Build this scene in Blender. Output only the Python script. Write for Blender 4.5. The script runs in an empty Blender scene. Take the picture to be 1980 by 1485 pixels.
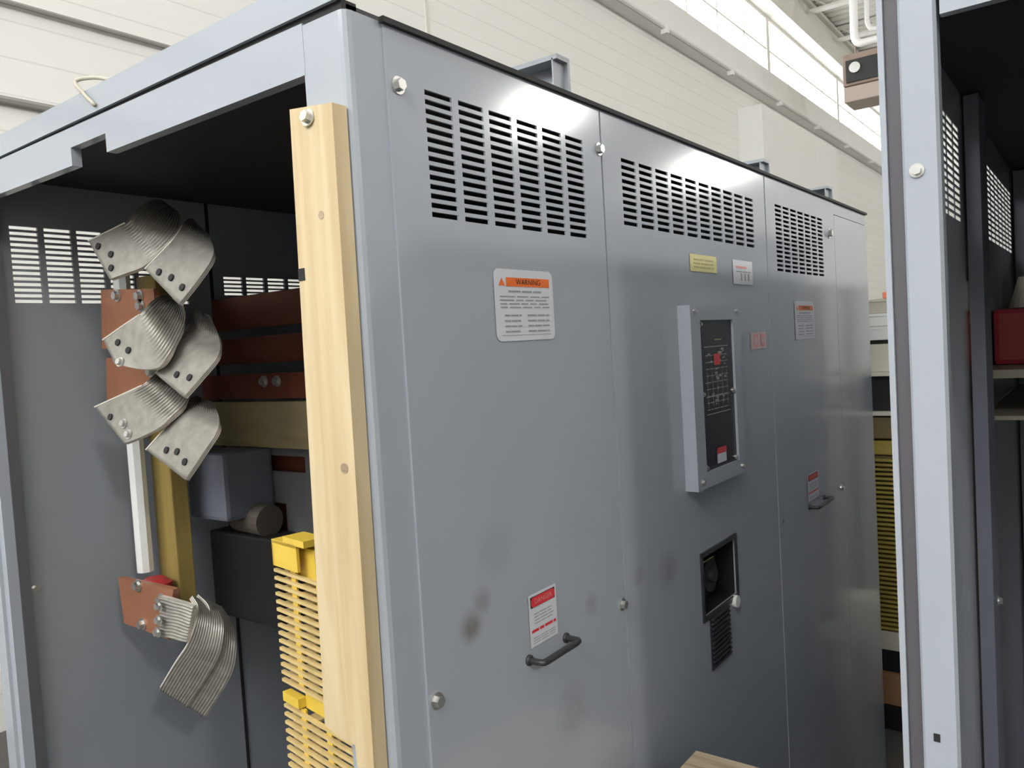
import bpy, bmesh, math, random
from mathutils import Vector, Matrix
random.seed(7)
S = 0.57            # metres per layout unit
FZ = -1.75          # floor level in layout units (camera eye at 1.55)
def T(v): return Vector((v[0]*S, v[1]*S, (v[2]-FZ)*S))
sc = bpy.context.scene
C = sc.collection

# ------------------------------------------------------------------ materials
def mat(name, col, rough=.5, metal=0., spec=.5, emit=None, estr=0., noise=0., nscale=8., bump=0., bscale=200., stretch=(1,1,1), col2=None, coat=0.):
    m = bpy.data.materials.new(name); m.use_nodes = True
    nt = m.node_tree; b = nt.nodes['Principled BSDF']
    b.inputs['Base Color'].default_value = (*col, 1)
    b.inputs['Roughness'].default_value = rough
    b.inputs['Metallic'].default_value = metal
    b.inputs['Specular IOR Level'].default_value = spec
    b.inputs['Coat Weight'].default_value = coat
    if emit:
        b.inputs['Emission Color'].default_value = (*emit, 1); b.inputs['Emission Strength'].default_value = estr
    if noise or bump or col2:
        tc = nt.nodes.new('ShaderNodeTexCoord'); mp = nt.nodes.new('ShaderNodeMapping')
        mp.inputs['Scale'].default_value = stretch
        nt.links.new(tc.outputs['Object'], mp.inputs['Vector'])
    if noise or col2:
        n = nt.nodes.new('ShaderNodeTexNoise'); n.inputs['Scale'].default_value = nscale; n.inputs['Detail'].default_value = 5
        nt.links.new(mp.outputs[0], n.inputs['Vector'])
        r = nt.nodes.new('ShaderNodeValToRGB')
        r.color_ramp.elements[0].position = .15; r.color_ramp.elements[1].position = .85
        c2 = col2 if col2 else tuple(max(0, c*(1-noise)) for c in col)
        c1 = col if col2 else tuple(min(1, c*(1+noise)) for c in col)
        r.color_ramp.elements[0].color = (*c2, 1); r.color_ramp.elements[1].color = (*c1, 1)
        nt.links.new(n.outputs['Fac'], r.inputs['Fac']); nt.links.new(r.outputs[0], b.inputs['Base Color'])
    if bump:
        n2 = nt.nodes.new('ShaderNodeTexNoise'); n2.inputs['Scale'].default_value = bscale
        nt.links.new(mp.outputs[0], n2.inputs['Vector'])
        bp = nt.nodes.new('ShaderNodeBump'); bp.inputs['Strength'].default_value = bump; bp.inputs['Distance'].default_value = .002
        nt.links.new(n2.outputs['Fac'], bp.inputs['Height']); nt.links.new(bp.outputs[0], b.inputs['Normal'])
    return m

def stained_paint():
    """grey enamel with a few brown hand marks and scuffs"""
    m = mat('grey_enamel', (.37, .40, .445), rough=.13, noise=.025, nscale=2.5, spec=.6)
    nt = m.node_tree; b = nt.nodes['Principled BSDF']
    src = b.inputs['Base Color'].links[0].from_socket
    tc = nt.nodes.new('ShaderNodeTexCoord')
    n = nt.nodes.new('ShaderNodeTexNoise'); n.inputs['Scale'].default_value = 28; n.inputs['Detail'].default_value = 4
    nt.links.new(tc.outputs['Object'], n.inputs['Vector'])
    # hand marks: (centre x, centre z in layout units, radius in metres, strength)
    last = None
    for cx, cz, r, k in ((.285, .85, .035, 1.), (.33, .90, .03, .6), (.72, .45, .07, .4), (.86, .73, .03, .45), (1.40, .70, .06, .5), (1.17, .74, .03, .45), (.40, 1.02, .06, .25), (2.69, .602, .012, 1.3)):
        d = nt.nodes.new('ShaderNodeVectorMath'); d.operation = 'DISTANCE'; d.inputs[1].default_value = (cx*S, 0, (cz-FZ)*S)
        nt.links.new(tc.outputs['Object'], d.inputs[0])
        g = nt.nodes.new('ShaderNodeMapRange'); g.interpolation_type = 'SMOOTHSTEP'
        g.inputs['From Min'].default_value = r; g.inputs['From Max'].default_value = r*.15; g.inputs['To Max'].default_value = k
        nt.links.new(d.outputs['Value'], g.inputs['Value'])
        if last is None: last = g.outputs[0]
        else:
            a = nt.nodes.new('ShaderNodeMath'); a.operation = 'MAXIMUM'; nt.links.new(last, a.inputs[0]); nt.links.new(g.outputs[0], a.inputs[1]); last = a.outputs[0]
    mx = nt.nodes.new('ShaderNodeMix'); mx.data_type = 'RGBA'
    sk = [s for s in mx.inputs if s.type == 'RGBA']
    nt.links.new(src, sk[0]); sk[1].default_value = (.13, .10, .075, 1)
    mu = nt.nodes.new('ShaderNodeMath'); mu.operation = 'MULTIPLY'
    nt.links.new(last, mu.inputs[0]); nt.links.new(n.outputs['Fac'], mu.inputs[1]); nt.links.new(mu.outputs[0], mx.inputs[0])
    nt.links.new([o for o in mx.outputs if o.type == 'RGBA'][0], b.inputs['Base Color'])
    return m

def block_wall():
    m = bpy.data.materials.new('white_painted_block'); m.use_nodes = True
    nt = m.node_tree; b = nt.nodes['Principled BSDF']; b.inputs['Roughness'].default_value = .6
    tc = nt.nodes.new('ShaderNodeTexCoord'); sp = nt.nodes.new('ShaderNodeSeparateXYZ'); cb = nt.nodes.new('ShaderNodeCombineXYZ')
    nt.links.new(tc.outputs['Object'], sp.inputs[0])
    ad = nt.nodes.new('ShaderNodeMath'); ad.operation = 'ADD'
    nt.links.new(sp.outputs[0], ad.inputs[0]); nt.links.new(sp.outputs[1], ad.inputs[1])
    nt.links.new(ad.outputs[0], cb.inputs[0]); nt.links.new(sp.outputs[2], cb.inputs[1])
    br = nt.nodes.new('ShaderNodeTexBrick')
    br.inputs['Color1'].default_value = (.86, .855, .82, 1); br.inputs['Color2'].default_value = (.84, .835, .80, 1)
    br.inputs['Mortar'].default_value = (.74, .735, .70, 1)
    br.inputs['Scale'].default_value = 1; br.inputs['Brick Width'].default_value = 60.; br.inputs['Row Height'].default_value = .2
    br.inputs['Mortar Size'].default_value = .006; br.inputs['Mortar Smooth'].default_value = .4
    nt.links.new(cb.outputs[0], br.inputs['Vector']); nt.links.new(br.outputs['Color'], b.inputs['Base Color'])
    bp = nt.nodes.new('ShaderNodeBump'); bp.inputs['Strength'].default_value = .12; bp.inputs['Distance'].default_value = .003; bp.invert = True
    nt.links.new(br.outputs['Fac'], bp.inputs['Height']); nt.links.new(bp.outputs[0], b.inputs['Normal'])
    return m

def wood(name, c1, c2, axis='Z', scale=6., rough=.55):
    m = bpy.data.materials.new(name); m.use_nodes = True
    nt = m.node_tree; b = nt.nodes['Principled BSDF']; b.inputs['Roughness'].default_value = rough
    tc = nt.nodes.new('ShaderNodeTexCoord'); mp = nt.nodes.new('ShaderNodeMapping')
    sc_ = {'Z': (9, 9, .5), 'X': (.5, 9, 9), 'Y': (9, .5, 9)}[axis]
    mp.inputs['Scale'].default_value = sc_
    nt.links.new(tc.outputs['Object'], mp.inputs['Vector'])
    n = nt.nodes.new('ShaderNodeTexNoise'); n.inputs['Scale'].default_value = scale; n.inputs['Detail'].default_value = 6; n.inputs['Distortion'].default_value = .6
    nt.links.new(mp.outputs[0], n.inputs['Vector'])
    r = nt.nodes.new('ShaderNodeValToRGB'); r.color_ramp.elements[0].position = .32; r.color_ramp.elements[1].position = .62
    r.color_ramp.elements[0].color = (*c2, 1); r.color_ramp.elements[1].color = (*c1, 1)
    nt.links.new(n.outputs['Fac'], r.inputs['Fac']); nt.links.new(r.outputs[0], b.inputs['Base Color'])
    return m

M = dict(
 paint=stained_paint(),
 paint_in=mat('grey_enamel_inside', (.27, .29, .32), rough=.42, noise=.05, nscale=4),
 inner_shade=mat('inner_black_shade', (.03, .03, .032), rough=.6),  # black stands in for the shade inside the cabinets
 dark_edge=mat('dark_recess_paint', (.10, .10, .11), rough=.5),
 gasket=mat('black_gasket', (.012, .012, .012), rough=.7),
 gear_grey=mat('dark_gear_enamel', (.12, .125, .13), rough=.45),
 gear_blue=mat('blue_grey_shroud', (.13, .14, .175), rough=.5),
 gear_brown=mat('brown_resin', (.10, .085, .07), rough=.5),
 seal=mat('grey_edge_seal', (.085, .08, .09), rough=.6),
 band_drab=mat('drab_band_paint', (.20, .18, .14), rough=.5),
 conduit=mat('grey_conduit', (.30, .295, .27), rough=.5),
 zinc=mat('zinc_plated_steel', (.62, .62, .6), rough=.3, metal=.9, noise=.1, nscale=40),
 steel_dark=mat('dark_bare_steel', (.05, .05, .056), rough=.4, metal=.3),
 black=mat('black_plastic', (.014, .014, .015), rough=.45),
 wall=block_wall(),
 white=mat('white_paint', (.85, .85, .82), rough=.55, noise=.03, nscale=2),
 beam=mat('cream_steel_paint', (.70, .68, .62), rough=.5, noise=.04, nscale=2),
 deck=mat('ceiling_deck_paint', (.72, .71, .66), rough=.6, noise=.05, nscale=1.5),
 floor=mat('sealed_concrete', (.085, .08, .075), rough=.42, noise=.25, nscale=1.2, bump=.1, bscale=30),
 pine=wood('pale_pine', (.64, .52, .325), (.53, .40, .22), 'Z', 5),
 crate=wood('rough_spruce', (.52, .42, .29), (.30, .22, .14), 'Y', 7, .8),
 board=wood('tan_laminate_board', (.28, .23, .115), (.22, .17, .085), 'Y', 3),
 glass_post=wood('yellow_fibre_post', (.30, .22, .06), (.22, .15, .04), 'Z', 3),
 copper=mat('copper_bar', (.34, .145, .08), rough=.42, metal=.3, noise=.12, nscale=14),
 copper_old_shaded=mat('aged_shaded_copper', (.16, .045, .025), rough=.45, metal=.4, noise=.25, nscale=10),  # aged copper, darkened further to hold the shade deep in the cabinet
 tin=mat('tin_plated_copper', (.29, .275, .245), rough=.42, metal=.4, noise=.3, nscale=45),
 tin_edge=mat('bright_lamination_edge', (.78, .74, .66), rough=.35, metal=.2),
 rod=mat('white_fibre_rod', (.74, .76, .74), rough=.35),
 red=mat('red_insulator', (.36, .025, .03), rough=.35),
 yellow=mat('yellow_safety_paint', (.72, .50, .06), rough=.45, noise=.1, nscale=20),
 tan_bar=mat('tan_worn_yellow_steel', (.62, .46, .20), rough=.5, noise=.2, nscale=25),
 rack_yellow=mat('yellow_crate_plastic', (.42, .33, .07), rough=.5, noise=.15, nscale=10),
 cardboard=mat('brown_cardboard', (.42, .22, .11), rough=.8, noise=.1, nscale=6),
 brown_box=mat('olive_brown_box', (.20, .15, .06), rough=.7, noise=.1, nscale=6),
 cream=mat('cream_carton', (.72, .68, .58), rough=.7, noise=.05, nscale=5),
 beige=mat('beige_carton', (.50, .47, .39), rough=.7, noise=.05, nscale=5),
 orange=mat('orange_paint', (.78, .22, .13), rough=.5),
 red_stand_in=mat('red_stand_in', (.30, .02, .03), rough=.4, noise=.1, nscale=8),
 label=mat('white_label_paper', (.66, .67, .72), rough=.4),
 label_orange=mat('orange_print', (.80, .17, .03), rough=.4),
 label_red=mat('red_print', (.68, .045, .055), rough=.4),
 label_pinkred=mat('faded_red_print', (.75, .30, .30), rough=.4),
 label_yellow=mat('yellow_sticker_paper', (.62, .58, .25), rough=.45),
 label_pink=mat('pink_sticker_paper', (.66, .50, .52), rough=.45),
 ink=mat('black_print', (.03, .03, .03), rough=.5),
 ink_grey=mat('grey_print', (.30, .31, .34), rough=.5),
 ink_yellow=mat('olive_print', (.38, .36, .14), rough=.5),
 display=mat('black_display_face', (.018, .018, .022), rough=.32, spec=.4),
 display_ink=mat('pale_print', (.40, .40, .43), rough=.5),
 duct=mat('bright_white_duct', (.9, .9, .88), rough=.5),
 heater=mat('brown_heater_enamel', (.30, .22, .18), rough=.5, noise=.15, nscale=5),
 heater_pale=mat('pale_brown_enamel', (.50, .42, .37), rough=.5),
 pane=mat('daylit_frosted_pane', (.9, .9, .9), rough=.6, emit=(.96, .98, 1.), estr=7.0),
 fill_pane_far=mat('added_pane_far', (.9, .9, .9), rough=.6, emit=(.97, .98, 1.), estr=1.6),
 fill_pane_left=mat('added_pane_left', (.9, .9, .9), rough=.6, emit=(.96, .98, 1.), estr=27.0),
 lamp_glow=mat('lamp_lens', (.9, .9, .9), rough=.5, emit=(1, .97, .92), estr=380.),
 aluminium=mat('spun_aluminium', (.7, .7, .7), rough=.35, metal=.8),
)

M['lamp_glow'].cycles.emission_sampling = 'FRONT'

# ------------------------------------------------------------------ builders
def link(name, bm, mats, parent=None, origin=None, smooth=False):
    """one mesh object from a bmesh whose vertices are in layout units"""
    if not isinstance(mats, (list, tuple)): mats = [mats]
    me = bpy.data.meshes.new(name)
    bmesh.ops.recalc_face_normals(bm, faces=bm.faces)
    for v in bm.verts: v.co = T(v.co)
    root = parent
    base = Vector((0, 0, 0))
    if parent is not None:
        base = Vector(parent['_w'])
        o0 = base
    else:
        if origin is None:
            xs = [v.co for v in bm.verts]
            o0 = Vector((sum(c.x for c in xs)/len(xs), sum(c.y for c in xs)/len(xs), min(c.z for c in xs)))
        else: o0 = T(origin)
        base = o0
    for v in bm.verts: v.co -= base
    bm.to_mesh(me); bm.free()
    for m in mats: me.materials.append(M[m])
    if smooth:
        for p in me.polygons: p.use_smooth = True
    o = bpy.data.objects.new(name, me); C.objects.link(o)
    if parent is not None: o.parent = parent
    else: o.location = base
    o['_w'] = tuple(base)
    return o
def tag(o, label=None, cat=None, group=None, kind=None):
    if label: o['label'] = label
    if cat: o['category'] = cat
    if group: o['group'] = group
    if kind: o['kind'] = kind
    return o
def thing(name, loc, label, cat, group=None):
    o = bpy.data.objects.new(name, None); C.objects.link(o)
    o.location = T(loc); o['_w'] = tuple(T(loc)); o.empty_display_size = .05
    return tag(o, label, cat, group)
NB = bmesh.new
def box(bm, a, b, mi=0, bev=0.):
    x0, y0, z0 = (min(a[i], b[i]) for i in range(3)); x1, y1, z1 = (max(a[i], b[i]) for i in range(3))
    vs = [bm.verts.new(p) for p in ((x0,y0,z0),(x1,y0,z0),(x1,y1,z0),(x0,y1,z0),(x0,y0,z1),(x1,y0,z1),(x1,y1,z1),(x0,y1,z1))]
    fs = [bm.faces.new([vs[i] for i in q]) for q in ((3,2,1,0),(4,5,6,7),(0,1,5,4),(1,2,6,5),(2,3,7,6),(3,0,4,7))]
    for f in fs: f.material_index = mi
    if bev:
        es = list({e for f in fs for e in f.edges})
        r = bmesh.ops.bevel(bm, geom=es, offset=bev, segments=2, profile=.6, affect='EDGES')
        for f in r['faces']: f.material_index = mi
def prism(bm, poly, axis, a, b, mi=0):
    """extrude a 2-D polygon along axis from a to b; poly gives the two other axes in xyz order"""
    def p3(p, t):
        q = list(p); q.insert(axis, t); return q
    v0 = [bm.verts.new(p3(p, a)) for p in poly]; v1 = [bm.verts.new(p3(p, b)) for p in poly]
    n = len(poly); fs = []
    fs.append(bm.faces.new(v0)); fs.append(bm.faces.new(v1[::-1]))
    for i in range(n): fs.append(bm.faces.new((v0[i], v0[(i+1) % n], v1[(i+1) % n], v1[i])))
    for f in fs: f.material_index = mi
def cyl(bm, p, q, r, n=16, mi=0, r2=None):
    p, q = Vector(p), Vector(q); d = (q-p).normalized()
    u = d.orthogonal().normalized(); w = d.cross(u); r2 = r if r2 is None else r2
    a = [bm.verts.new(p+r*(math.cos(2*math.pi*i/n)*u+math.sin(2*math.pi*i/n)*w)) for i in range(n)]
    b = [bm.verts.new(q+r2*(math.cos(2*math.pi*i/n)*u+math.sin(2*math.pi*i/n)*w)) for i in range(n)]
    fs = [bm.faces.new(a[::-1]), bm.faces.new(b)]
    for i in range(n): fs.append(bm.faces.new((a[i], a[(i+1) % n], b[(i+1) % n], b[i])))
    for f in fs: f.material_index = mi
def cr(ps, k=6):
    """Catmull-Rom through points"""
    ps = [Vector(p) for p in ps]; out = []
    for i in range(len(ps)-1):
        p0 = ps[i-1] if i else ps[0]*2-ps[1]; p1, p2 = ps[i], ps[i+1]; p3 = ps[i+2] if i+2 < len(ps) else p2*2-p1
        for j in range(k):
            t = j/k
            out.append(.5*((2*p1)+(p2-p0)*t+(2*p0-5*p1+4*p2-p3)*t*t+(3*p1-p0-3*p2+p3)*t**3))
    out.append(ps[-1]); return out
def tube(bm, pts, r, n=8, mi=0):
    pts = [Vector(p) for p in pts]; rings = []
    for i, p in enumerate(pts):
        d = (pts[min(i+1, len(pts)-1)]-pts[max(i-1, 0)]).normalized()
        if i == 0: u = d.orthogonal().normalized()
        else: u = (u-d*u.dot(d)).normalized()
        w = d.cross(u)
        rings.append([bm.verts.new(p+r*(math.cos(2*math.pi*k/n)*u+math.sin(2*math.pi*k/n)*w)) for k in range(n)])
    for a, b in zip(rings, rings[1:]):
        for k in range(n): bm.faces.new((a[k], a[(k+1) % n], b[(k+1) % n], b[k])).material_index = mi
    bm.faces.new(rings[0][::-1]).material_index = mi; bm.faces.new(rings[-1]).material_index = mi
def hole_panel(bm, axis, u0, u1, v0, v1, w0, w1, holes, mi=0):
    """sheet with rectangular holes; axis = its normal, u/v the two others in xyz order"""
    us = sorted({u0, u1, *[h[0] for h in holes], *[h[1] for h in holes]}); vs = sorted({v0, v1, *[h[2] for h in holes], *[h[3] for h in holes]})
    def solid(i, j):
        if i < 0 or j < 0 or i >= len(us)-1 or j >= len(vs)-1: return False
        cu, cv = (us[i]+us[i+1])/2, (vs[j]+vs[j+1])/2
        return (i, j) not in hs
    hs = set()
    for h in holes:
        for i in range(us.index(h[0]), us.index(h[1])):
            for j in range(vs.index(h[2]), vs.index(h[3])): hs.add((i, j))
    cache = {}
    def V(i, j, w):
        k = (i, j, w)
        if k not in cache:
            q = [us[i], vs[j]]; q.insert(axis, w1 if w else w0); cache[k] = bm.verts.new(q)
        return cache[k]
    for i in range(len(us)-1):
        for j in range(len(vs)-1):
            if not solid(i, j): continue
            for w in (0, 1): bm.faces.new((V(i,j,w), V(i+1,j,w), V(i+1,j+1,w), V(i,j+1,w))).material_index = mi
            for di, dj, a, b in ((-1,0,(i,j),(i,j+1)), (1,0,(i+1,j),(i+1,j+1)), (0,-1,(i,j),(i+1,j)), (0,1,(i,j+1),(i+1,j+1))):
                if not solid(i+di, j+dj): bm.faces.new((V(*a,0), V(*b,0), V(*b,1), V(*a,1))).material_index = mi
def slots(u0, u1, v0, v1, nc, nr, fu=.78, fv=.55):
    pu, pv = (u1-u0+(u1-u0)/nc*(1-fu)/1)/nc, (v1-v0)/nr
    pu = (u1-u0)/(nc-1+fu); pv = (v1-v0)/(nr-1+fv)
    return [(round(u0+i*pu, 5), round(u0+i*pu+fu*pu, 5), round(v0+j*pv, 5), round(v0+j*pv+fv*pv, 5)) for i in range(nc) for j in range(nr)]
def text_into(bm, s, u, v, size, mi, y, width=None):
    """flat lettering on the y = const front face, read from -y"""
    cu = bpy.data.curves.new('t', 'FONT'); cu.body = s; cu.size = size; cu.align_x = 'CENTER'; cu.align_y = 'CENTER'
    ob = bpy.data.objects.new('t', cu); C.objects.link(ob)
    dg = bpy.context.evaluated_depsgraph_get(); me = bpy.data.meshes.new_from_object(ob.evaluated_get(dg))
    k = 1.
    if width:
        xs = [q.co.x for q in me.vertices]; k = width/(max(xs)-min(xs))
    off = len(bm.verts)
    vs = [bm.verts.new((u+q.co.x*k, y, v+q.co.y)) for q in me.vertices]
    for p in me.polygons:
        try: bm.faces.new([vs[i] for i in p.vertices]).material_index = mi
        except ValueError: pass
    bpy.data.objects.remove(ob); bpy.data.curves.remove(cu); bpy.data.meshes.remove(me)
def flat(bm, u0, u1, v0, v1, y, mi, rad=0.):
    if rad:
        ps = []
        for cx, cz, a in ((u1-rad, v1-rad, 0), (u0+rad, v1-rad, 90), (u0+rad, v0+rad, 180), (u1-rad, v0+rad, 270)):
            for k in range(5):
                t = math.radians(a+k*22.5); ps.append((cx+rad*math.cos(t), y, cz+rad*math.sin(t)))
    else: ps = [(u0,y,v0),(u1,y,v0),(u1,y,v1),(u0,y,v1)]
    bm.faces.new([bm.verts.new(p) for p in ps]).material_index = mi
def text_lines(bm, u0, u1, v0, v1, n, y, mi, h=.35, words=3):
    """rows of small illegible print"""
    pv = (v1-v0)/n
    for j in range(n):
        u = u0
        while u < u1-.01:
            w = min(u1-u, (u1-u0)/words*random.uniform(.5, 1.2)); flat(bm, u, u+w, v0+j*pv, v0+j*pv+h*pv, y, mi); u += w+(u1-u0)*.04

def bolt(parent, c, d, r=.013, name='bolt', m='zinc'):
    bm = NB(); c = Vector(c); d = Vector(d).normalized()
    cyl(bm, c, c+d*.004, r*1.5, 14); cyl(bm, c+d*.004, c+d*(.004+r*.9), r, 6)
    return link(name, bm, m, parent)

# ------------------------------------------------------------------ the hall
def struct(name, bm, m, parent=None, **k):
    o = link(name, bm, m, parent, **k)
    o['kind'] = 'structure'
    return o
WY = 7.0
bm = NB(); box(bm, (-14, -30, FZ-.2), (47, WY+.4, FZ)); struct('floor', bm, 'floor')
bm = NB(); box(bm, (-14, WY, FZ), (47, WY+.4, 9.36)); box(bm, (-14, WY, 11.42), (47, WY+.4, 12.9)); struct('wall_back', bm, 'wall')
bm = NB(); box(bm, (46.5, -30, FZ), (47, WY, 12.9)); struct('wall_end', bm, 'white')
bm = NB(); hole_panel(bm, 1, -14, 47, FZ, 12.9, -30.4, -30, [(-12, 45, 8.0, 11.6)]); struct('wall_far', bm, 'white')
bm = NB(); hole_panel(bm, 0, -30, WY, FZ, 12.9, -11.4, -11, [(-6, 6.8, 7.4, 12.3)]); struct('wall_left', bm, 'white')
# ribbed ceiling deck
bm = NB(); prof = []
x = -14.; 
while x < 47:
    prof += [(x, 12.55), (x+.22, 12.55), (x+.28, 12.65), (x+.44, 12.65)]; x += .5
prof += [(47, 12.55), (47, 12.9), (-14, 12.9)]
bm2 = bm; prism(bm, [(p[0], p[1]) for p in prof], 1, -30, WY); struct('ceiling', bm, 'deck')
bm = NB(); box(bm, (-14, WY-.32, 8.56), (47, WY, 9.36)); cyl(bm, (-14, WY-.38, 8.60), (47, WY-.38, 8.60), .06, 10)
for x in range(-12, 47, 4): box(bm, (x-.06, WY-.46, 8.44), (x+.06, WY-.3, 8.6))
struct('trim_1', bm, 'white')
bm = NB(); box(bm, (-14, WY-.45, 11.42), (47, WY, 12.42)); box(bm, (-14, WY-.6, 12.38), (47, WY, 12.5)); struct('trim_2', bm, 'beam')
bm = NB()
for i, (z, r) in enumerate(((5.07, .028), (4.14, .04))):
    cyl(bm, (-14, WY-.05, z), (4.9 if i == 0 else 3.1, WY-.05, z), r, 8)
struct('trim_3', bm, 'conduit')
bm = NB(); box(bm, (21.4, 6.3, FZ), (29.2, WY, 7.9)); struct('trim_4', bm, 'white')
bm = NB(); box(bm, (8.21, WY-.02, FZ), (8.28, WY+.01, 8.5)); struct('trim_5', bm, 'beam')
n = 1
for x0 in (-8.3, -.1, 8.1, 16.3, 24.5, 32.7, 40.9):
    x1 = min(x0+8.2, 46.4); bm = NB()
    hole_panel(bm, 1, x0, x1, 9.36, 11.42, WY+.05, WY+.2, [(x0+.12, x1-.12, 9.46, 11.32)])
    for k in range(1, 4): box(bm, (x0+(x1-x0)*k/4-.025, WY+.08, 9.46), (x0+(x1-x0)*k/4+.025, WY+.16, 11.32))
    box(bm, (x0+.12, WY+.08, 10.37), (x1-.12, WY+.16, 10.42))
    w = struct('window_%d' % n, bm, 'beam')
    bm = NB(); box(bm, (x0+.12, WY+.17, 9.46), (x1-.12, WY+.19, 11.32)); struct('window_pane', bm, 'pane', w); n += 1
w = NB(); hole_panel(w, 1, -12, 45, 8.0, 11.6, -30.3, -30.1, [(-12+k*5.7+.1, -12+(k+1)*5.7-.1, 8.1, 11.5) for k in range(10)])
w = struct('window_%d' % n, w, 'beam'); n += 1
bm = NB(); box(bm, (-12, -30.26, 8.0), (45, -30.2, 11.6)); struct('window_pane', bm, 'fill_pane_far', w)  # unseen glowing panes, added to light the cabinet front and its reflections
w = NB(); hole_panel(w, 0, -6, 6.8, 7.4, 12.3, -11.3, -11.1, [(-6+k*3.2+.1, -6+(k+1)*3.2-.1, 7.5, 12.2) for k in range(4)])
w = struct('window_%d' % n, w, 'beam'); n += 1
bm = NB(); box(bm, (-11.26, -6, 7.4), (-11.2, 6.8, 12.3)); struct('window_pane', bm, 'fill_pane_left', w)  # unseen glowing panes, added and sized to light the end faces
for x in (20.0, 23.5, 27.0, 30.5, 34.0, 37.5, 41.0):
    bm = NB(); box(bm, (x-.14, -30, 12.06), (x+.14, WY-.6, 12.14)); box(bm, (x-.14, -30, 12.48), (x+.14, WY-.6, 12.55))
    y = WY-.7; k = 0
    while y > -8:
        tube(bm, [(x, y, 12.1 if k % 2 else 12.5), (x, y-.5, 12.5 if k % 2 else 12.1)], .03, 6); y -= .5; k += 1
    o = struct('beam_%d' % (int(x)), bm, 'deck'); o.name = 'trim_%d' % (6+int((x-20)/3.5))
# things hung under the roof
t = thing('unit_heater', (25.6, 4.6, 8.4), 'brown unit heater with dark fan face hung below the roof deck', 'heater')
bm = NB(); box(bm, (25.05, 3.3, 8.85), (26.3, 5.0, 9.8), 0, .04); link('housing', bm, 'heater', t)
bm = NB(); box(bm, (25.0, 3.45, 8.93), (25.06, 4.9, 9.6), 0, .02); link('fan_grille', bm, 'black', t)
bm = NB(); cyl(bm, (25.0, 4.62, 9.33), (24.9, 4.62, 9.33), .16, 18); link('fan_hub', bm, 'zinc', t)
bm = NB(); box(bm, (25.1, 3.3, 8.38), (26.3, 5.0, 8.84), 0, .03); link('lower_box', bm, 'heater_pale', t)
for yy in (3.5, 4.85):
    bm = NB(); cyl(bm, (26.15, yy, 9.8), (26.15, yy, 12.52), .03, 8); link('hanger_rod', bm, 'heater', t)
t = thing('white_duct', (25.2, 4.7, 10.1), 'bright white duct dropping from the roof deck above the brown heater', 'duct')
bm = NB(); tube(bm, cr([(25.6, 4.74, 12.52), (25.6, 4.74, 11.2), (25.6, 4.74, 10.5), (25.6, 4.62, 10.24), (25.6, 4.3, 10.2), (25.6, 3.4, 10.2), (25.6, 2.6, 10.2)], 5), .12, 14); link('main_pipe', bm, 'duct', t, smooth=True)
bm = NB(); tube(bm, cr([(25.9, 4.42, 12.52), (25.9, 4.42, 11.4), (25.9, 4.4, 10.8), (25.9, 4.1, 10.62), (25.9, 3.0, 10.62)], 5), .07, 12); link('branch_pipe', bm, 'duct', t, smooth=True)
def high_bay(x, y, label):
    t = thing('pendant_lamp', (x, y, 9.9), label, 'lamp', 'high bay lamps under the roof')
    bm = NB(); cyl(bm, (x, y, 10.0), (x, y, 10.75), .62, 24, 0, .2); link('reflector', bm, 'aluminium', t)
    bm = NB(); bmesh.ops.create_uvsphere(bm, u_segments=20, v_segments=12, radius=.6, matrix=Matrix.Translation((x, y, 9.9))); link('globe', bm, 'lamp_glow', t, smooth=True)
    bm = NB(); cyl(bm, (x, y, 10.75), (x, y, 12.66), .05, 8); link('stem', bm, 'aluminium', t)
for i, (x, y) in enumerate(((22.8, -14.6), (37.5, -14.2), (8.2, -14.6), (-6.5, -14.6))):  # first two show as reflections, last two unseen and added for fill
    high_bay(x, y, 'round high bay lamp hung from the roof, two mirrored in the cabinet front, two added for fill')

# ------------------------------------------------------------------ main cabinet
LEN, DEP, TOP = 4.65, 2.2, 2.305
A = thing('switchgear_cabinet', (0, 0, FZ), 'long grey steel switchgear cabinet with slotted doors and an open end', 'electrical cabinet')
BZ = FZ+.02
# corner post: folded channel, rounded outer edge
def post_profile(y0, y1, sgn, fx):
    return None
bm = NB()
prof = [(.112, .006), (.02, .006), (.009, .009), (.002, .016), (0, .026), (0, .148), (.05, .148), (.05, .142), (.008, .142), (.008, .03), (.012, .018), (.022, .014), (.112, .014)]
prism(bm, prof, 2, BZ, TOP-.005); link('corner_post', bm, 'paint', A)
bm = NB()
prof = [(.05, 2.074), (0.012, 2.074), (.012, 2.114), (0, 2.116), (0, 2.190), (.01, 2.200), (.1, 2.200), (.1, 2.192), (.012, 2.190), (.008, 2.180), (.008, 2.122), (.02, 2.122), (.02, 2.082), (.05, 2.082)]
prism(bm, prof, 2, BZ, TOP-.005); rp = link('rear_post', bm, 'paint', A)
bm = NB(); hole_panel(bm, 0, .145, 2.06, 2.19, TOP, -.001, .03, [(1.05, 1.266, 2.19, 2.245)]); link('header_beam', bm, 'paint', A)
bm = NB(); box(bm, (.0, .0, BZ), (.05, 2.2, FZ+.18)); link('sill', bm, 'paint', A)
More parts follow.
